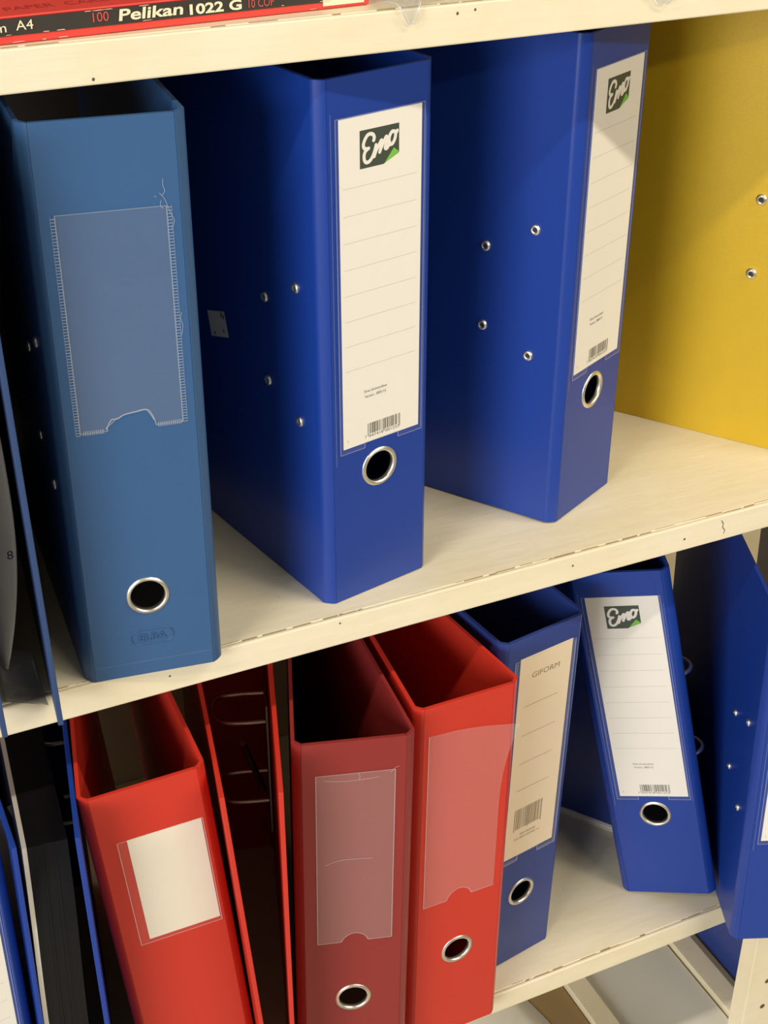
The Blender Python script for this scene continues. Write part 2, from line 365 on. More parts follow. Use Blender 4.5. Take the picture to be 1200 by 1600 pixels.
def mechanism(sx, w, ang, parent, reach, zc=0.159):
    """lever arch mechanism riveted to the inside of one cover: plate, two arches, lever"""
    ca, sa = math.cos(ang), math.sin(ang); c = w/2-TH
    def tr(v): # v: h into the binder, y from spine, z
        h, y, z = v; lx = -sx*h; ly = y-GH
        return (sx*c+lx*ca+ly*sa, GH+ly*ca-lx*sa, z)
    V, F = [], []; box_vf(0.0, 0.0022, 0.016, 0.070, zc-0.062, zc+0.062, V, F)
    pl = mk('lever_mechanism', [tr(v) for v in V], F, M['dull'], parent, bevel=0.0006)
    for dz in (-0.040, 0.040):
        path = [(0.002, 0.028, zc+dz), (reach*0.55, 0.028, zc+dz), (reach*0.80, 0.030, zc+dz), (reach*0.95, 0.037, zc+dz), (reach, 0.045, zc+dz), (reach*0.95, 0.053, zc+dz), (reach*0.80, 0.060, zc+dz), (reach*0.5, 0.062, zc+dz), (0.002, 0.062, zc+dz)]
        P = [tuple(p) for p in catmull(path, 4)]; v, fc = tube(P, 0.0016, 8)
        mk('ring_arch', [tr(p) for p in v], fc, M['chrome'], pl, smooth=60)
    v, fc = tube([tuple(p) for p in catmull([(0.004, 0.030, zc-0.03), (0.010, 0.034, zc+0.01), (0.018, 0.050, zc+0.035), (0.030, 0.078, zc+0.048)], 4)], 0.0026, 8)
    mk('lever', [tr(p) for p in v], fc, M['dull'], pl, smooth=60)
    return pl
def ring(parent, z, r_in=0.0103, r_out=0.0125):
    m = (r_in+r_out)/2
    prof = [(r_in-0.0002, 0.0022), (r_in-0.0002, 0.0002), (r_in+0.0002, -0.0006), (m-0.0002, -0.0011), (m+0.0003, -0.0009), (m+0.0005, -0.0007), (r_out-0.0003, -0.0006), (r_out, -0.0001), (r_out, 0.0003)]
    V, F = lathe(prof, 64, 'y', (0, 0, z)); return mk('finger_ring', V, F, M['chrome'], parent, smooth=60)
def place(root, x, y, yaw, roll, pitch, z0, w):
    R = Matrix.Rotation(yaw, 3, 'Z') @ Matrix.Rotation(roll, 3, 'Y') @ Matrix.Rotation(pitch, 3, 'X')
    cs = [R @ Vector((sx*w/2, yy, 0)) for sx in (-1, 1) for yy in (0, D)]
    dz = -min(v.z for v in cs)
    root.matrix_world = Matrix.Translation((x, y, z0+dz+0.0002)) @ R.to_4x4()
def binder(name, label, m, x, y, yaw, z0, w=0.0775, roll=0.0, pitch=0.0, azL=None, azR=None, hole_z=0.0862, group=None, rivets=True, rr=0.0033, flare=1.0, reach=0.055, ringr=(0.0100, 0.0127), bowL=0.0, mech=True):
    root = tag(empty(name), label, 'binder', group)
    aL = 0 if azL is None else azL+yaw; aR = 0 if azR is None else azR+yaw
    spine_plate(w, hole_z, m, root, hr=ringr[0]+0.0003)
    cl = cover('back_cover', -1, w, aL, m, root, bowL); cover('front_cover', 1, w, aR, m, root)
    ring(root, hole_z, *ringr)
    if rivets:
        for (yy, zz) in ((0.0255, 0.2000), (0.0590, 0.1835), (0.0590, 0.1305), (0.0255, 0.1170)): rivet(-1, w, yy, zz, aL, root, rr, flare)
    if mech: mechanism(-1, w, aL, root, reach)
    place(root, x, y, yaw, roll, pitch, z0, w)
    root['w'] = w
    return root
# ---------------------------------------------------------------- labels and pockets
def pocket(parent, x0, x1, z0, z1, m, notch_w=0.022, notch_h=0.006, y=-0.0007, shape='arc', edge=True, topcurl=None, name='label_pocket', em=None):
    """thin clear film with a finger notch in its lower edge"""
    xm = (x0+x1)/2; P = [(x0, z0)]
    if notch_h:
        if shape == 'arc':
            P += [(xm-notch_w/2+notch_w*k/12, z0+notch_h*math.sin(math.pi*k/12)**0.6) for k in range(13)]
        elif shape == 'step':
            P += [(xm-notch_w/2, z0), (xm-notch_w/2, z0+notch_h), (xm+notch_w/2, z0+notch_h), (xm+notch_w/2, z0)]
        else:
            P += [(x+xm, z0+z) for x, z in shape]
    P += [(x1, z0)]
    n = len(P); V = []; F = []
    for k, (x, z) in enumerate(P): V.append((x, y, z))
    rows = 12
    for rI in range(1, rows+1):
        t = rI/rows
        for k, (x, z) in enumerate(P):
            zz = (z0+notch_h)+(z1-z0-notch_h)*t if rI > 0 else z
            yy = y; xx = x
            if topcurl: xx, yy, zz = topcurl((x-x0)/(x1-x0), t, xx, yy, zz)
            V.append((xx, yy, zz))
    for rI in range(rows):
        for k in range(n-1): F.append([rI*n+k, rI*n+k+1, (rI+1)*n+k+1, (rI+1)*n+k])
    o = mk(name, V, F, m, parent, smooth=60 if topcurl else None, recalc=False)
    if edge:
        E = []; hw = 0.00028
        line = [Vector(p) for p in P]
        for a, b in zip(line[:-1], line[1:]):
            if (b-a).length < 1e-6: continue
            E.append(ribbon_seg(a, b, hw))
        E.append(ribbon_seg(Vector((x0, z0)), Vector((x0, z1)), hw)); 
        if not topcurl: E.append(ribbon_seg(Vector((x1, z0)), Vector((x1, z1)), hw)); E.append(ribbon_seg(Vector((x0, z1)), Vector((x1, z1)), hw*0.7))
        v, fc = join2(E); e = flat('weld_edge', v, fc, y-0.0002, em or M['filmedge'], None); e.parent = o
    return o
def ribbon_seg(a, b, hw):
    d = (b-a).normalized(); n = Vector((-d.y, d.x))*hw
    return [a+n, a-n, b-n, b+n], [[0, 1, 2, 3]]
def weld_ticks(parent, segs, length, pitch, hw, m, y=-0.0009):
    E = []
    for (a, b) in segs:
        a, b = Vector(a), Vector(b); L = (b-a).length; d = (b-a)/L; n = Vector((-d.y, d.x))
        for k in range(int(L/pitch)+1):
            p = a+d*(k*pitch); E.append(ribbon_seg(p-n*length/2, p+n*length/2, hw))
        for s in (-1, 1): E.append(ribbon_seg(a+n*s*length/2, b+n*s*length/2, hw*0.35))
    v, fc = join2(E); return tag(flat('weld_seam', v, fc, y, m, parent), kind='stuff')
def emo_label(root):
    X0, X1, Z0, Z1 = -0.0258, 0.0286, 0.1048, 0.2965
    lab = box('spine_label', X0, X1, -0.0003, -0.00005, Z0, Z1, M['paper'], root)
    y = -0.00035
    lx0, lx1, lz0, lz1 = -0.0125, 0.0133, 0.2684, 0.2887
    lg = flat('logo_panel', [(lx0, lz0), (0.0029, lz0), (lx1, 0.2729), (lx1, lz1), (lx0, lz1)], [[0, 1, 2, 3, 4]], y, M['logogreen'], lab)
    v, fc = [(0.0034, 0.2686), (0.0133, 0.2733), (0.0098, 0.2761)], [[0, 1, 2]]
    flat('logo_corner', v, fc, y-0.00006, M['logolime'], lab)
    px = [[(476, 512), (484, 478), (470, 446), (440, 437), (405, 455), (375, 505), (357, 560), (362, 600), (388, 614), (418, 606)],
          [(405, 614), (375, 650), (363, 700), (368, 748), (392, 772), (425, 756), (455, 715), (482, 650), (503, 572)],
          [(503, 565), (494, 630), (482, 700)], [(484, 690), (505, 630), (535, 570), (562, 515), (570, 520), (562, 585), (546, 648)],
          [(548, 640), (570, 580), (598, 515), (622, 468), (630, 478), (622, 540), (610, 595), (625, 606), (648, 575), (662, 530)],
          [(722, 405), (692, 408), (664, 455), (655, 515), (668, 556), (698, 545), (724, 490), (733, 432), (722, 405)], [(722, 408), (738, 420), (752, 395)]]
    parts = []
    for st in px:
        P = []
        for (a, b) in st:
            u = (a-315)/463; vv = (b-408+105*u)/445; P.append((lx0+u*(lx1-lx0), lz1-vv*(lz1-lz0)))
        parts.append(ribbon2d(catmull(P, 6), 0.00098))
    v, fc = join2(parts); VV, FF = [], []
    for i, q in enumerate(fc):      # every stroke piece a hair prouder than the last, so that overlaps stay clean
        n = len(VV); VV += [(v[k][0], y-0.00006-i*0.0000006, v[k][1]) for k in q]; FF.append(list(range(n, n+len(q))))
    mk('logo_script', VV, FF, M['logowhite'], lab, recalc=False)
    parts = []
    for k in range(8):
        z = 0.2594-0.01508*k; n = 0.00012
        parts.append(([(-0.0238, z-n), (0.0256, z-n), (0.0256, z+n), (-0.0238, z+n)], [[0, 1, 2, 3]]))
    v, fc = join2(parts); flat('ruled_lines', v, fc, y, M['rule'], lab)
    v, fc = join2([fit_text('Emo brevordner', -0.0108, 0.0056, 0.1372, 0.0018), fit_text('Varenr.: 800115', -0.0106, 0.0046, 0.1338, 0.0018)])
    flat('small_print', v, fc, y-0.00003, M['ink'], lab)
    v, fc = barcode_vf('7047418001253', -0.0086, 0.0150, 0.1098, 0.1168, 0.0012); flat('barcode', v, fc, y, M['inkbar'], lab)
    v, fc = join2([fit_text('7', -0.0106, -0.0094, 0.1076, 0.0018), fit_text('047418', -0.0077, 0.0026, 0.1076, 0.0018), fit_text('001253', 0.0040, 0.0142, 0.1076, 0.0018)])
    flat('barcode_digits', v, fc, y-0.00004, M['ink'], lab)
    V, F = text_vf('I', 0.0018); flat('small_mark', [(-0.0228+a, 0.1085+b) for a, b in V], F, y, M['ink'], lab)
    pocket(root, -0.0283, 0.0302, 0.1020, 0.2972, M['film'], 0.024, 0.0036, shape='step', em=M['filmedge2'])
    # welded crease beside the pocket
    parts = [([(-0.0310, 0.095), (-0.03075, 0.095), (-0.03075, 0.30), (-0.0310, 0.30)], [[0, 1, 2, 3]]), ([(0.0315, 0.10), (0.0317, 0.10), (0.0317, 0.29), (0.0315, 0.29)], [[0, 1, 2, 3]])]
    v, fc = join2(parts); tag(flat('spine_crease', v, fc, -0.0003, M['filmedge2'], root), kind='stuff')
# ---------------------------------------------------------------- middle shelf binders
G_BLUE = 'royal blue binders with ruled logo labels'
b1 = binder('lever_arch_binder', 'petrol blue binder with empty clear pocket at left of the middle shelf', M['steel'], 0.1376, -0.0046, -0.1491, Z_MID, 0.0789, azL=0.07, azR=0.085, hole_z=0.0530, ringr=(0.0096, 0.0120))
tornx = [(-0.0125, 0.0), (-0.0125, 0.0022), (-0.0090, 0.0050), (-0.0078, 0.0068), (-0.0062, 0.0064), (-0.004, 0.0080), (0.0, 0.0086), (0.004, 0.0090), (0.0082, 0.0097), (0.0098, 0.0088), (0.0118, 0.0040), (0.0122, 0.0016), (0.0125, 0.0)]
pk = pocket(b1, -0.0262, 0.0268, 0.1578, 0.2738, M['filmblue'], 0.025, 0.009, shape=tornx, em=M['filmedge2'])
weld_ticks(b1, [((-0.0272, 0.1570), (-0.0272, 0.2738)), ((0.0280, 0.1578), (0.0280, 0.2738))], 0.0024, 0.00160, 0.00019, M['filmedge'])
weld_ticks(b1, [((-0.0245, 0.1580), (-0.0135, 0.1580)), ((0.0140, 0.1578), (0.0262, 0.1580))], 0.0022, 0.0011, 0.0002, M['filmedge'])
# whitened torn lip of the notch and scuffs at the right edge
P = catmull([(-0.0128, 0.1592), (-0.0098, 0.1640), (-0.0072, 0.1640), (-0.003, 0.1660), (0.002, 0.1668), (0.0075, 0.1675), (0.0098, 0.1655), (0.0120, 0.1610)], 5)
v, fc = ribbon2d([Vector(p) for p in P], 0.00032); flat('torn_lip', v, fc, -0.0011, M['filmedge'], pk)
parts = []
for pts in ([(0.0262, 0.2870), (0.0258, 0.2840), (0.0266, 0.2810), (0.0252, 0.2790)], [(0.0240, 0.2800), (0.0262, 0.2770), (0.0285, 0.2700), (0.0302, 0.2660), (0.0285, 0.2620)], [(0.0303, 0.2180), (0.0296, 0.2150), (0.0304, 0.2110), (0.0296, 0.2060)], [(0.0215, 0.2790), (0.0222, 0.2782)], [(0.0245, 0.2765), (0.0240, 0.2740), (0.0252, 0.2725)]):
    parts.append(ribbon2d([Vector(p) for p in catmull(pts, 4)], 0.00015))
v, fc = join2(parts); tag(flat('scuff_marks', v, fc, -0.0004, M['filmedge'], b1), kind='stuff')
# embossed maker mark: letters inside a rounded frame
rp = []
cx, cz, hx, hz = 0.0005, 0.0255, 0.0118, 0.0048
for k in range(33):
    a = math.pi/2+math.pi*k/16 if k <= 16 else -math.pi/2+math.pi*(k-16)/16
    sx = -1 if k <= 16 else 1
    rp.append((cx+sx*(hx-hz)+hz*math.cos(a), cz+hz*math.sin(a)))
rp.append(rp[0])
v, fc = tube([(p[0], -0.0001, p[1]) for p in rp], 0.00035, 6)
em = mk('embossed_mark', v, fc, M['steel'], b1, smooth=60)
V, F = fit_text('ELBA', -0.0070, 0.0082, 0.0232, 0.0046)
n = len(V); VV = [(x, -0.00035, z) for x, z in V]
eo = mk('embossed_letters', VV, F, M['steel'], None, recalc=False); eo.parent = em
sd = eo.modifiers.new('solid', 'SOLIDIFY'); sd.thickness = 0.0004; sd.offset = 0
flat('seam_line', [(-0.0325, 0.0090), (0.0330, 0.0090), (0.0330, 0.0092), (-0.0325, 0.0092)], [[0, 1, 2, 3]], -0.0002, M['steeledge'], b1)

b2 = binder('lever_arch_binder', 'upright royal blue binder with logo label, second from left on the middle shelf', M['blue'], 0.2915, 0.0212, 0.2023, Z_MID, 0.0774, -0.0066, 0.0037, azL=-0.186, azR=-0.24, hole_z=0.0858, group=G_BLUE)
emo_label(b2)
# price sticker on its left cover
aL = -0.186+0.2023
def on_left_cover(root, w, ang, y, z, out=0.0004):
    ca, sa = math.cos(ang), math.sin(ang); ly = y-GH
    return (-w/2-out*ca+ly*sa, GH+ly*ca+out*sa, z)
st = mk('price_sticker', [on_left_cover(b2, 0.0774, aL, y, z) for y, z in ((0.1278, 0.1510), (0.1068, 0.1573), (0.1026, 0.1416), (0.1243, 0.1351))], [[0, 1, 2, 3]], M['price'], b2, recalc=False)
parts = []
for (dy, z0, h) in ((0.1105, 0.1555, 0.0030), (0.1080, 0.1550, 0.0030), (0.1195, 0.1400, 0.0022), (0.1085, 0.1450, 0.0022)):
    parts.append([on_left_cover(b2, 0.0774, aL, y, z, 0.0006) for y, z in ((dy+0.0008, z0), (dy-0.0008, z0), (dy-0.0008, z0-h), (dy+0.0008, z0-h))])
V, F = [], []
for q in parts: n = len(V); V += q; F.append([n, n+1, n+2, n+3])
pp = mk('price_print', V, F, M['ink'], None, recalc=False); pp.parent = st
b3 = binder('lever_arch_binder', 'royal blue binder with logo label, turned beside the yellow binder', M['blue'], 0.4606, 0.0546, 0.4673, Z_MID, 0.0778, 0.0054, -0.0016, azL=-0.57, azR=-0.45, hole_z=0.0852, group=G_BLUE, rr=0.0036)
emo_label(b3)
b4 = binder('lever_arch_binder', 'bright yellow binder showing its riveted left cover, right of the blue ones', M['yellow'], 0.6732, 0.0610, 0.60, Z_MID, 0.0775, azL=-0.60, azR=-0.60, rr=0.0042, flare=1.7)
# ---------------------------------------------------------------- bottom shelf binders
r1 = binder('lever_arch_binder', 'bright red binder with blank white label, leaning left', M['red'], 0.1484, -0.0107, -0.084, Z_BOT, 0.0775, -0.0823, 0.0, azL=0.208, azR=0.04, reach=0.045, hole_z=0.070)
lab = box('spine_label', -0.0165, 0.0300, -0.00035, -0.00005, 0.1920, 0.2790, M['paper3'], r1)
R1LAB = lab
pocket(r1, -0.0225, 0.0308, 0.1895, 0.2795, M['film'], 0.022, 0.0, edge=True)
r3 = binder('lever_arch_binder', 'wine red binder with empty crinkled pocket, between two bright red ones', M['darkred'], 0.2499, -0.0218, -0.2742, Z_BOT, 0.0779, 0.0118, 0.0018, azL=0.365, azR=0.10, hole_z=0.0868, reach=0.035, rivets=False)
pocket(r3, -0.0245, 0.0262, 0.1435, 0.2925, M['filmred'], 0.0185, 0.0075)
parts = [ribbon2d([Vector(p) for p in catmull(q, 4)], 0.00018) for q in ([(-0.0190, 0.2885), (-0.008, 0.2868), (0.004, 0.2868), (0.016, 0.2878)], [(0.0022, 0.2925), (0.0035, 0.2900), (0.0030, 0.2868)], [(0.0232, 0.2905), (0.0262, 0.2940), (0.0285, 0.2948)], [(-0.019, 0.216), (-0.008, 0.2195), (0.012, 0.2185)])]
v, fc = join2(parts); tag(flat('crease_highlight', v, fc, -0.0010, M['filmedge'], r3), kind='stuff')  # light ribbons drawn in as highlights along creases of the film
r4 = binder('lever_arch_binder', 'bright red binder with loose peeling empty pocket, touching the cream labelled blue binder', M['red'], 0.3365, -0.0139, 0.008, Z_BOT, 0.0772, 0.008, 0.0029, azL=0.10, azR=-0.11, hole_z=0.0866, reach=0.045)
def curl(u, t, x, y, z):
    k = max(0, (t-0.45)/0.55)**2*u**2
    return x+0.0060*k*1.4, y-0.007*k, z-0.0090*k*0.6
pocket(r4, -0.0292, 0.0270, 0.1405, 0.2950, M['filmred'], 0.0200, 0.0085, topcurl=curl)
b5 = binder('lever_arch_binder', 'navy blue binder with cream label and barcode, behind the red binders', M['blue2'], 0.4141, 0.0277, 0.1771, Z_BOT, 0.0761, 0.0227, 0.0038, azL=-0.12, azR=-0.108, hole_z=0.0710, reach=0.05)
lab = box('spine_label', -0.0212, 0.0268, -0.0003, -0.00005, 0.1130, 0.3005, M['paper2'], b5)
y = -0.0004
v, fc = fit_text('GIFORM', -0.0095, 0.0160, 0.2805, 0.0046); flat('maker_print', v, fc, y, M['inkgif'], lab)
parts = [([(-0.0143, z-0.00018), (0.0172, z-0.00018), (0.0172, z+0.00018), (-0.0143, z+0.00018)], [[0, 1, 2, 3]]) for z in (0.2568, 0.2305, 0.2042, 0.1788)]
v, fc = join2(parts); flat('ruled_lines', v, fc, y, M['inkgif'], lab)
v, fc = barcode_vf('7021740001253', -0.0140, 0.0128, 0.1400, 0.1600, 0.0015); flat('barcode', v, fc, y, M['inkgif'], lab)
v, fc = join2([fit_text('BREVORDNER', -0.0070, 0.0080, 0.1330, 0.0018), fit_text('BLÅ, BREVORDNER A4', -0.0125, 0.0120, 0.1295, 0.0018)]); flat('small_print', v, fc, y, M['inkgif'], lab)
pk = pocket(b5, -0.0262, 0.0292, 0.1085, 0.3000, M['film'], 0.0200, 0.0050, shape='step')
weld_ticks(b5, [((-0.0250, 0.1090), (-0.0250, 0.2990)), ((0.0285, 0.1090), (0.0285, 0.2990)), ((-0.0240, 0.1100), (-0.0075, 0.1100)), ((0.0125, 0.1100), (0.0280, 0.1100))], 0.0022, 0.0016, 0.0002, M['filmedge'])
b6 = binder('lever_arch_binder', 'royal blue binder with white logo label, leaning left at right of the lower shelf', M['blue'], 0.5604, 0.0266, -0.7071, Z_BOT, 0.0775, -0.2224, 0.0165, azL=0.72, azR=0.40, group=G_BLUE, reach=0.0735)
emo_label(b6)
b7 = binder('lever_arch_binder', 'royal blue binder cut by the right frame edge, overhanging the lower shelf', M['blue'], 0.6137, -0.0508, -0.4145, Z_BOT, 0.0775, -0.0238, -0.0201, azL=0.41, azR=0.41, group=G_BLUE, rr=0.0030)
emo_label(b7)
l1 = binder('lever_arch_binder', 'royal blue binder with ruled label at the bottom left frame edge', M['blue'], -0.0025, -0.0262, 0.14, Z_BOT, 0.0775, azL=-0.14, azR=-0.10, group=G_BLUE)
emo_label(l1)
# ---------------------------------------------------------------- binders standing with their open side to the front
def open_binder(label, m, lf, rf, azl, azr, leanL, leanR, z0, arches=None, anchor='top', lining=None, flare=0.0):
    """lf / rf: plan position of the front edge of the left / right board; the spine is at the back"""
    root = tag(empty('lever_arch_binder', (0.5*(lf[0]+rf[0]), 0.5*(lf[1]+rf[1]), z0)), label, 'binder')
    o = root.location; th = 0.0030
    ends = []
    for (nm, p, az, lean, s) in (('front_cover', lf, azl, leanL, 1), ('back_cover', rf, azr, leanR, -1)):
        d = Vector((math.sin(az), math.cos(az))); P = [Vector(p)-Vector((o.x, o.y))+d*(D*k/10) for k in range(11)]
        za = H if anchor == 'top' else 0.0
        fy = P[0].y
        def sh(v, lean=lean, fy=fy, za=za):
            k = max(0.0, 1-(v[1]-fy)/D); return (v[0]+lean*(v[2]-za)*k, v[1], v[2])
        n = 10; V, F = [], []
        rows = []
        for iz in range(n+1):
            z = 0.0002+(H-0.0002)*iz/n; rows.append(z)
        for z in rows:
            for q in P:
                dd = Vector((d.y, -d.x))*s*th
                V.append(sh((q.x, q.y, z))); V.append(sh((q.x+dd.x, q.y+dd.y, z)))
        k = len(P)*2
        for iz in range(n):
            for j in range(len(P)-1):
                a = iz*k+2*j
                F += [[a, a+2, a+k+2, a+k], [a+1, a+k+1, a+k+3, a+3]]
            F += [[iz*k, iz*k+k, iz*k+k+1, iz*k+1], [iz*k+k-2, iz*k+k-1, iz*k+2*k-1, iz*k+2*k-2]]
        for j in range(len(P)-1):
            a = 2*j; F.append([a, a+1, a+3, a+2]); a = n*k+2*j; F.append([a, a+2, a+3, a+1])
        mk(nm, V, F, m, root, bevel=0.0005); ends.append(P[-1])
    a, b = ends; dd = (b-a).normalized(); nn = Vector((-dd.y, dd.x))
    # hinge strips + spine at the back
    pl = [a+Vector((0.0, 0.0)), a+nn*0.004+dd*0.003, a+nn*0.0055+dd*0.007, b+nn*0.0055-dd*0.007, b+nn*0.004-dd*0.003, b]
    V, F = strip_solid([tuple(p) for p in pl], TH, 0.0002, H, 1); mk('spine', V, F, lining or m, root, smooth=30)
    if arches:
        dr = Vector((math.sin(azr), math.cos(azr))); nr = Vector((-dr.y, dr.x))   # into the binder
        c = Vector(rf)-Vector((o.x, o.y))
        def tr(h, y, z): q = c+dr*y+nr*(th+0.0004+h); return (q.x, q.y, z)
        y0, y1, reach = arches
        V, F = [], []; box_vf(0.0, 0.0022, y0-0.012, y1+0.008, 0.106, 0.230, V, F)
        pmesh = mk('lever_mechanism', [tr(*v) for v in V], F, M['dull'], root, bevel=0.0005)
        for z in (0.1285, 0.2065):
            path = [(0.002, y0, z), (reach*0.6, y0, z), (reach*0.9, y0+0.004, z), (reach, (y0+y1)/2, z), (reach*0.9, y1-0.004, z), (reach*0.6, y1, z), (0.002, y1, z)]
            v, fc = tube([tuple(p) for p in catmull(path, 4)], 0.0017, 8); mk('ring_arch', [tr(*p) for p in v], fc, M['chrome'], pmesh, smooth=60)
        v, fc = tube([(0.006, y0, 0.14), (0.012, y0-0.006, 0.165), (0.020, y0-0.016, 0.200)], 0.0026, 8); mk('lever', [tr(*p) for p in v], fc, M['dull'], pmesh, smooth=60)
    return root
r2 = open_binder('narrow bright red binder standing with its open side to the front', M['red'], (0.1602, -0.0369), (0.1962, -0.0481), 0.215, 0.325, -0.077, -0.003, Z_BOT, arches=(0.205, 0.240, 0.042))
l2 = open_binder('blue binder with black sheets inside, open side to the front', M['blue'], (0.0400, -0.0262), (0.0775, -0.0337), 0.012, 0.185, 0.0128, -0.0112, Z_BOT, arches=(0.225, 0.255, 0.02))
b0 = open_binder('navy blue binder with open side to the front, overhanging the middle shelf edge', M['slate'], (0.0455, -0.0262), (0.0782, -0.0290), 0.07, 0.115, -0.0165, -0.0165, Z_MID, anchor='bottom', arches=(0.19, 0.235, 0.035))
# black sheets standing in the blue binder
stack = tag(empty('document_stack', (0.058, -0.018, Z_BOT)), 'upright stack of black plastic sheets inside the open blue binder', 'document stack')
az = 0.10; d = Vector((math.sin(az), math.cos(az))); nn = Vector((d.y, -d.x))
cnt = 14
for k in range(cnt):
    h0 = 0.296; V, F = [], []
    fo_ = random.uniform(-0.0005, 0.0005); tk = 0.00185 if k else 0.0028
    ox = -0.0112+(k*0.00182+0.001 if k else 0); rows = 12
    for iz in range(rows+1):
        z = 0.0004+h0*iz/rows; t = z/0.297
        bx = -0.0030*math.sin(math.pi*t)-0.0035*(1-t)
        back = 0.018*max(0.0, (t-0.80)/0.20)**2
        for yy in (fo_-0.006+back, 0.09, 0.17):
            for e in (0, tk):
                p = nn*(ox+bx+e)+d*yy; V.append((p.x, p.y, z))
    for iz in range(rows):
        a = iz*6; b = a+6
        for j in (0, 2):
            F += [[a+j, a+j+2, b+j+2, b+j], [a+j+1, b+j+1, b+j+3, a+j+3]]
        F += [[a, b, b+1, a+1], [a+4, a+5, b+5, b+4]]
    F += [[0, 1, 3, 2], [2, 3, 5, 4], [rows*6, rows*6+2, rows*6+3, rows*6+1], [rows*6+2, rows*6+4, rows*6+5, rows*6+3]]
    mk('sheet', V, F, M['whitesheet'] if k == 0 else M['black'], stack, smooth=40)
o_ = stack.location
V = [(x-o_.x, y+dy-o_.y, z-o_.z) for dy in (0.0, 0.0006) for x, y, z in ((0.0500, 0.05, -0.1142), (0.0560, 0.05, -0.1126), (0.0560, 0.05, -0.1384), (0.0545, 0.05, -0.1300))]
mk('divider_tab', V, [[0, 1, 2, 3], [7, 6, 5, 4], [0, 4, 5, 1], [1, 5, 6, 2], [2, 6, 7, 3], [3, 7, 4, 0]], M['whitesheet'], stack)
# curled white pages in the petrol blue binder at far left
def curled(name, label, edge, y_of, xl, m, rows=24, cols=10):
    V, F = [], []
    for i in range(rows+1):
        z, xe = edge(i/rows)
        for j in range(cols+1):
            u = j/cols; x = xl+(xe-xl)*u; V.append((x, y_of(u, i/rows), z))
    for i in range(rows):
        for j in range(cols): F.append([i*(cols+1)+j, i*(cols+1)+j+1, (i+1)*(cols+1)+j+1, (i+1)*(cols+1)+j])
    o = mk(name, V, F, m, None, smooth=60); s = o.modifiers.new('solid', 'SOLIDIFY'); s.thickness = 0.0009
    return o
def pg_edge(t):
    z = 0.012+0.245*t; q = (z-0.120)/0.085
    return z, 0.0740-0.0085*q*q if q < 0 else 0.0740-0.0028*q*q
pg = curled('paper_sheets', '', pg_edge, lambda u, t: 0.018+0.02*(1-u)**2-0.010*math.sin(math.pi*t)*u, 0.0560, M['whitesheet'])
tag(pg, 'white pages curling out inside the navy blue binder at far left', 'paper')
V, F = text_vf('8', 0.0052); o8 = mk('handwritten_digit', [(0.0665+x, 0.0018, 0.0925+z) for x, z in V], F, M['pen'], pg, recalc=False)
o8.location = (0, -0.0005, 0)
def sl_edge(t): return 0.0, 0.0
# grey clear sleeve lying at the bottom of that binder
V, F = [], []; R = 14
for i in range(R+1):
    t = i/R; x = 0.0530+0.0218*t; yf = -0.0090+0.011*(1-t)**0.8
    zf = 0.0010+0.002*(1-t)**2
    for j in range(7):
        u = j/6; V.append((x+0.003*u*(1-t), yf+0.030*u, zf+0.016*u*u))
for i in range(R):
    for j in range(6): F.append([i*7+j, i*7+j+1, (i+1)*7+j+1, (i+1)*7+j])
sv = mk('plastic_sleeve', V, F, M['sleeve'], None, smooth=60); s = sv.modifiers.new('solid', 'SOLIDIFY'); s.thickness = 0.0006; s.offset = 1
tag(sv, 'grey translucent sleeve curving along the shelf inside the far left binder', 'sleeve')
# ---------------------------------------------------------------- things behind the leaning binder
pad = tag(empty('paper_pad', (0.52, 0.19, Z_BOT)), 'flat white pad under the dark blue file holder behind the leaning binder', 'paper pad')
d = Vector((-0.573, 0.8196)); nn = Vector((0.8196, 0.573)); A = Vector((0.5665, 0.1085))
def slab(name, A, d, nn, L, wd, z0, z1, m, parent, oloc):
    V = [];
    for z in (z0, z1):
        for (p, q) in ((0, 0), (0, wd), (L, wd), (L, 0)):
            v = A+d*p+nn*q; V.append((v.x-oloc[0], v.y-oloc[1], z-oloc[2]))
    return mk(name, V, [[0, 3, 2, 1], [4, 5, 6, 7], [0, 1, 5, 4], [1, 2, 6, 5], [2, 3, 7, 6], [3, 0, 4, 7]], m, parent, bevel=0.0004)
for k in range(5): slab('sheet', A+Vector((random.uniform(-.0006, .0006), random.uniform(-.0006, .0006))), d, nn, 0.215, 0.024, Z_BOT+0.0002+k*0.0014, Z_BOT+0.0002+k*0.0014+0.00125, M['whitesheet'], pad, pad.location)
fo = tag(empty('magazine_file', (0.52, 0.19, Z_BOT+0.0072)), 'slim dark blue slanted file holder standing behind the leaning binder', 'file holder')
def slant(name, n0, n1, z0, z1, s0, s1, L, m):
    V = []
    for q in (n0, n1):
        for (p, z) in ((s0, z0), (L, z0), (L, z1), (s1, z1)):
            v = A+d*p+nn*q; V.append((v.x-fo.location.x, v.y-fo.location.y, z-fo.location.z))
    return mk(name, V, [[0, 1, 2, 3], [7, 6, 5, 4], [0, 4, 5, 1], [1, 5, 6, 2], [2, 6, 7, 3], [3, 7, 4, 0]], m, fo, bevel=0.0004)
slant('left_side', 0.001, 0.003, Z_BOT+0.0074, Z_BOT+0.30, 0.004, 0.070, 0.215, M['blue2'])
slant('right_side', 0.016, 0.018, Z_BOT+0.0074, Z_BOT+0.30, 0.012, 0.078, 0.215, M['blue2'])
slant('back_side', 0.0032, 0.0158, Z_BOT+0.0074, Z_BOT+0.30, 0.213, 0.213, 0.215, M['blue2'])
dbx = tag(empty('gap_dark_box', (0.62, 0.328, Z_BOT)), 'low black box added at the back to darken the gap beside the leaning binder', 'box')  # dark filler, added so the gap stays black down to the shelf
box('box_body', -0.075, 0.075, -0.026, 0.026, 0.0003, 0.085, M['black'], dbx, bevel=0.002)
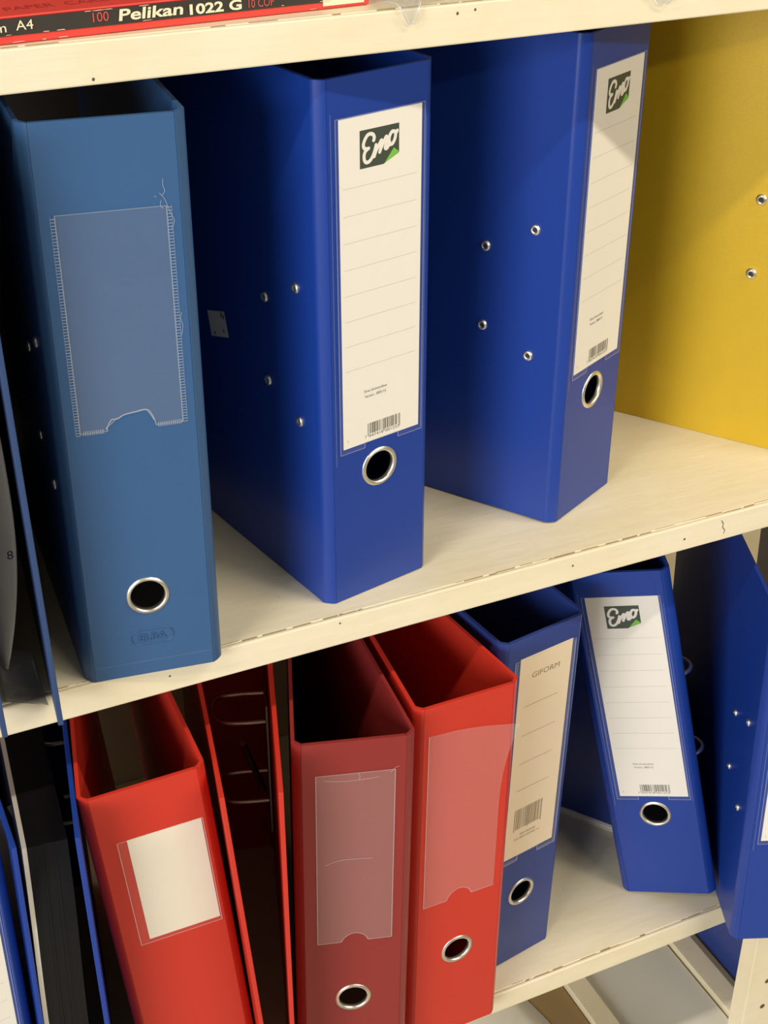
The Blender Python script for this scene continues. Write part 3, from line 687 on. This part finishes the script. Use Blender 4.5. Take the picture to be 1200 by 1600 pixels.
box('box_lid', -0.0765, 0.0765, -0.0275, 0.0275, 0.0853, 0.100, M['black'], dbx, bevel=0.002)
# ---------------------------------------------------------------- lower shelf
rl = box('shelf_divider_rail', 0.7535, 0.779, 0.02, 0.355, Z_LOW+0.0002, Z_LOW+0.010, M['paint'], None, bevel=0.0015)
tag(rl, 'white wooden rail on the lower shelf beside the blue binder', 'rail')
rl2 = box('shelf_divider_rail', 0.616, 0.641, 0.02, 0.355, Z_LOW+0.0002, Z_LOW+0.010, M['paint'], None, bevel=0.0015)
tag(rl2, 'white wooden rail on the lower shelf beside the brown card', 'rail')
gb = box('grey_board', 0.6425, 0.7510, 0.06, 0.355, Z_LOW+0.0002, Z_LOW+0.004, M['greyshelf'], None, bevel=0.0006)
tag(gb, 'flat grey green board lying between the white rails', 'board')
kc = box('kraft_card', 0.545, 0.6145, 0.10, 0.355, Z_LOW+0.0002, Z_LOW+0.003, M['kraft'], None, bevel=0.0005)
tag(kc, 'brown kraft card lying on the lower shelf', 'cardboard')
# curved white paper over its left part
V, F = [], []
for i in range(13):
    t = i/12; yy = 0.03+0.30*t; xe = 0.566-0.018*math.cos(t*5.5+0.6)*0.7
    V += [(0.42, yy, Z_LOW+0.0042), (xe-0.02, yy, Z_LOW+0.0046), (xe, yy, Z_LOW+0.0040)]
for i in range(12):
    F += [[3*i, 3*i+1, 3*i+4, 3*i+3], [3*i+1, 3*i+2, 3*i+5, 3*i+4]]
wp = mk('paper_sheet', V, F, M['whitesheet'], None, smooth=60); s = wp.modifiers.new('solid', 'SOLIDIFY'); s.thickness = 0.0006; s.offset = 1
tag(wp, 'white paper with wavy edge on the lower shelf, left of brown card', 'paper')
b9 = binder('lever_arch_binder', 'navy blue binder standing on the lowest shelf behind the white post', M['blue2'], 0.7905+0.0388, 0.062, 0.0, Z_LOW, rivets=False)
# ---------------------------------------------------------------- top shelf
bx = tag(empty('carbon_paper_box', (0.0982, 0.0061, Z_TOP)), 'flat red and black carbon paper box lying on the top shelf', 'box')
bx.rotation_euler = (0, 0, math.radians(2.8))
BL, BR, BD = -0.14, 0.1845, 0.235
tray = box('box_tray', BL, BR, 0.0, BD, 0.0003, 0.0112, M['boxred'], bx, bevel=0.0006)
lid = box('box_lid', BL-0.0004, BR+0.0004, -0.0004, BD, 0.0113, 0.0124, M['boxred'], bx, bevel=0.0005)
flat('side_band', [(BL, 0.0041), (0.1590, 0.0036), (0.1590, 0.0112), (BL, 0.0112)], [[0, 1, 2, 3]], -0.0003, M['boxblack'], tray)
flat('white_tab', [(0.1590, 0.0018), (0.1815, 0.0018), (0.1815, 0.0110), (0.1590, 0.0110)], [[0, 1, 2, 3]], -0.0004, M['boxcream'], tray)
BOXTXT = [('cm', -0.0045, 0.0036, 0.0057, 0.0042, 'boxcream', 0.0), ('A4', 0.0080, 0.0158, 0.0060, 0.0042, 'boxcream', 0.0), ('100', 0.0433, 0.0508, 0.0060, 0.0042, 'boxredink', 0.0), ('1022 G', 0.0900, 0.1162, 0.0048, 0.0044, 'boxcream', 0.0002), ('10 COP', 0.1198, 0.1331, 0.0049, 0.0038, 'boxredink', 0.0)]
for s_, x0, x1, z0, h, mm, bold in BOXTXT:
    v, fc = fit_text(s_, x0, x1, z0, h, bold=bold); flat('side_print', v, fc, -0.0006, M[mm], tray)
v, fc = fit_text('Pelikan', 0.0554, 0.0868, 0.0054, 0.0050, bold=0.00016, shear=0.10); flat('maker_print', v, fc, -0.0006, M['boxcream'], tray)
# worn light edges along the band
parts = []
for k in range(34):
    x = random.uniform(BL, BR-0.01); L = random.uniform(0.001, 0.006); z = random.choice((0.0109, 0.0109, 0.0042, 0.0010))
    parts.append(([(x, z), (x+L, z+random.uniform(-.0002, .0002)), (x+L*0.8, z+0.0003), (x+L*0.1, z+0.00025)], [[0, 1, 2, 3]]))
v, fc = join2(parts); tag(flat('worn_edge', v, fc, -0.0007, M['worn'], tray), kind='stuff')
# faded print on the lid
v, fc = fit_text('CARBON PAPER  CARBON PAPER  CARBON PAPER', -0.03, 0.16, 0.0, 0.0075)
mk('lid_print', [(x, 0.010+z, 0.01248) for x, z in v], fc, M['boxdarkred'], lid, recalc=False)
# crumpled clear wrap beside the box, hanging over the edge
def wrap(name, label, x0, x1, y1, tip, seed):
    rnd = random.Random(seed); NX, NY = 34, 22; V, F = [], []
    ph = [rnd.uniform(0, 6) for _ in range(8)]
    for i in range(NX+1):
        for j in range(NY+1):
            u, t = i/NX, j/NY; x = x0+(x1-x0)*u+0.002*math.sin(9*t+ph[3])
            fr = tip(u); y = fr+(y1-fr)*t
            cr_ = abs(math.sin(13*u+5*t+ph[0]))*abs(math.sin(11*t-7*u+ph[1]))
            z = Z_TOP+0.0013+0.0050*cr_*min(1, 0.35+t)+rnd.uniform(0, 0.0009)
            if y < -0.0016:           # the part that hangs down the front
                z = Z_TOP+0.0013+(y+0.0016)*1.5+rnd.uniform(-0.0003, 0.0003); y = -0.0020-0.0016*cr_-rnd.uniform(0, 0.0004)
            V.append((x, y, z))
    for i in range(NX):
        for j in range(NY): F.append([i*(NY+1)+j, i*(NY+1)+j+1, (i+1)*(NY+1)+j+1, (i+1)*(NY+1)+j])
    o = mk(name, V, F, M['wrap'], None); tag(o, label, 'plastic wrap')
    rim = [V[i*(NY+1)] for i in range(NX+1)]
    v, fc = tube(rim, 0.00035, 6); mk('folded_edge', v, fc, M['wraprim'], o, smooth=60)
    return o
wrap('plastic_wrap', 'crumpled clear plastic wrap hanging over the top shelf beside the red box', 0.286, 0.346, 0.09, lambda u: 0.004-0.0115*math.exp(-((u-0.20)/0.11)**2)+0.022*max(0, u-0.30)**1.2, 5)
wrap('plastic_wrap', 'crumpled clear plastic wrap at the right of the top shelf', 0.425, 0.490, 0.09, lambda u: 0.010-0.0195*math.exp(-((u-0.36)/0.24)**2), 9)
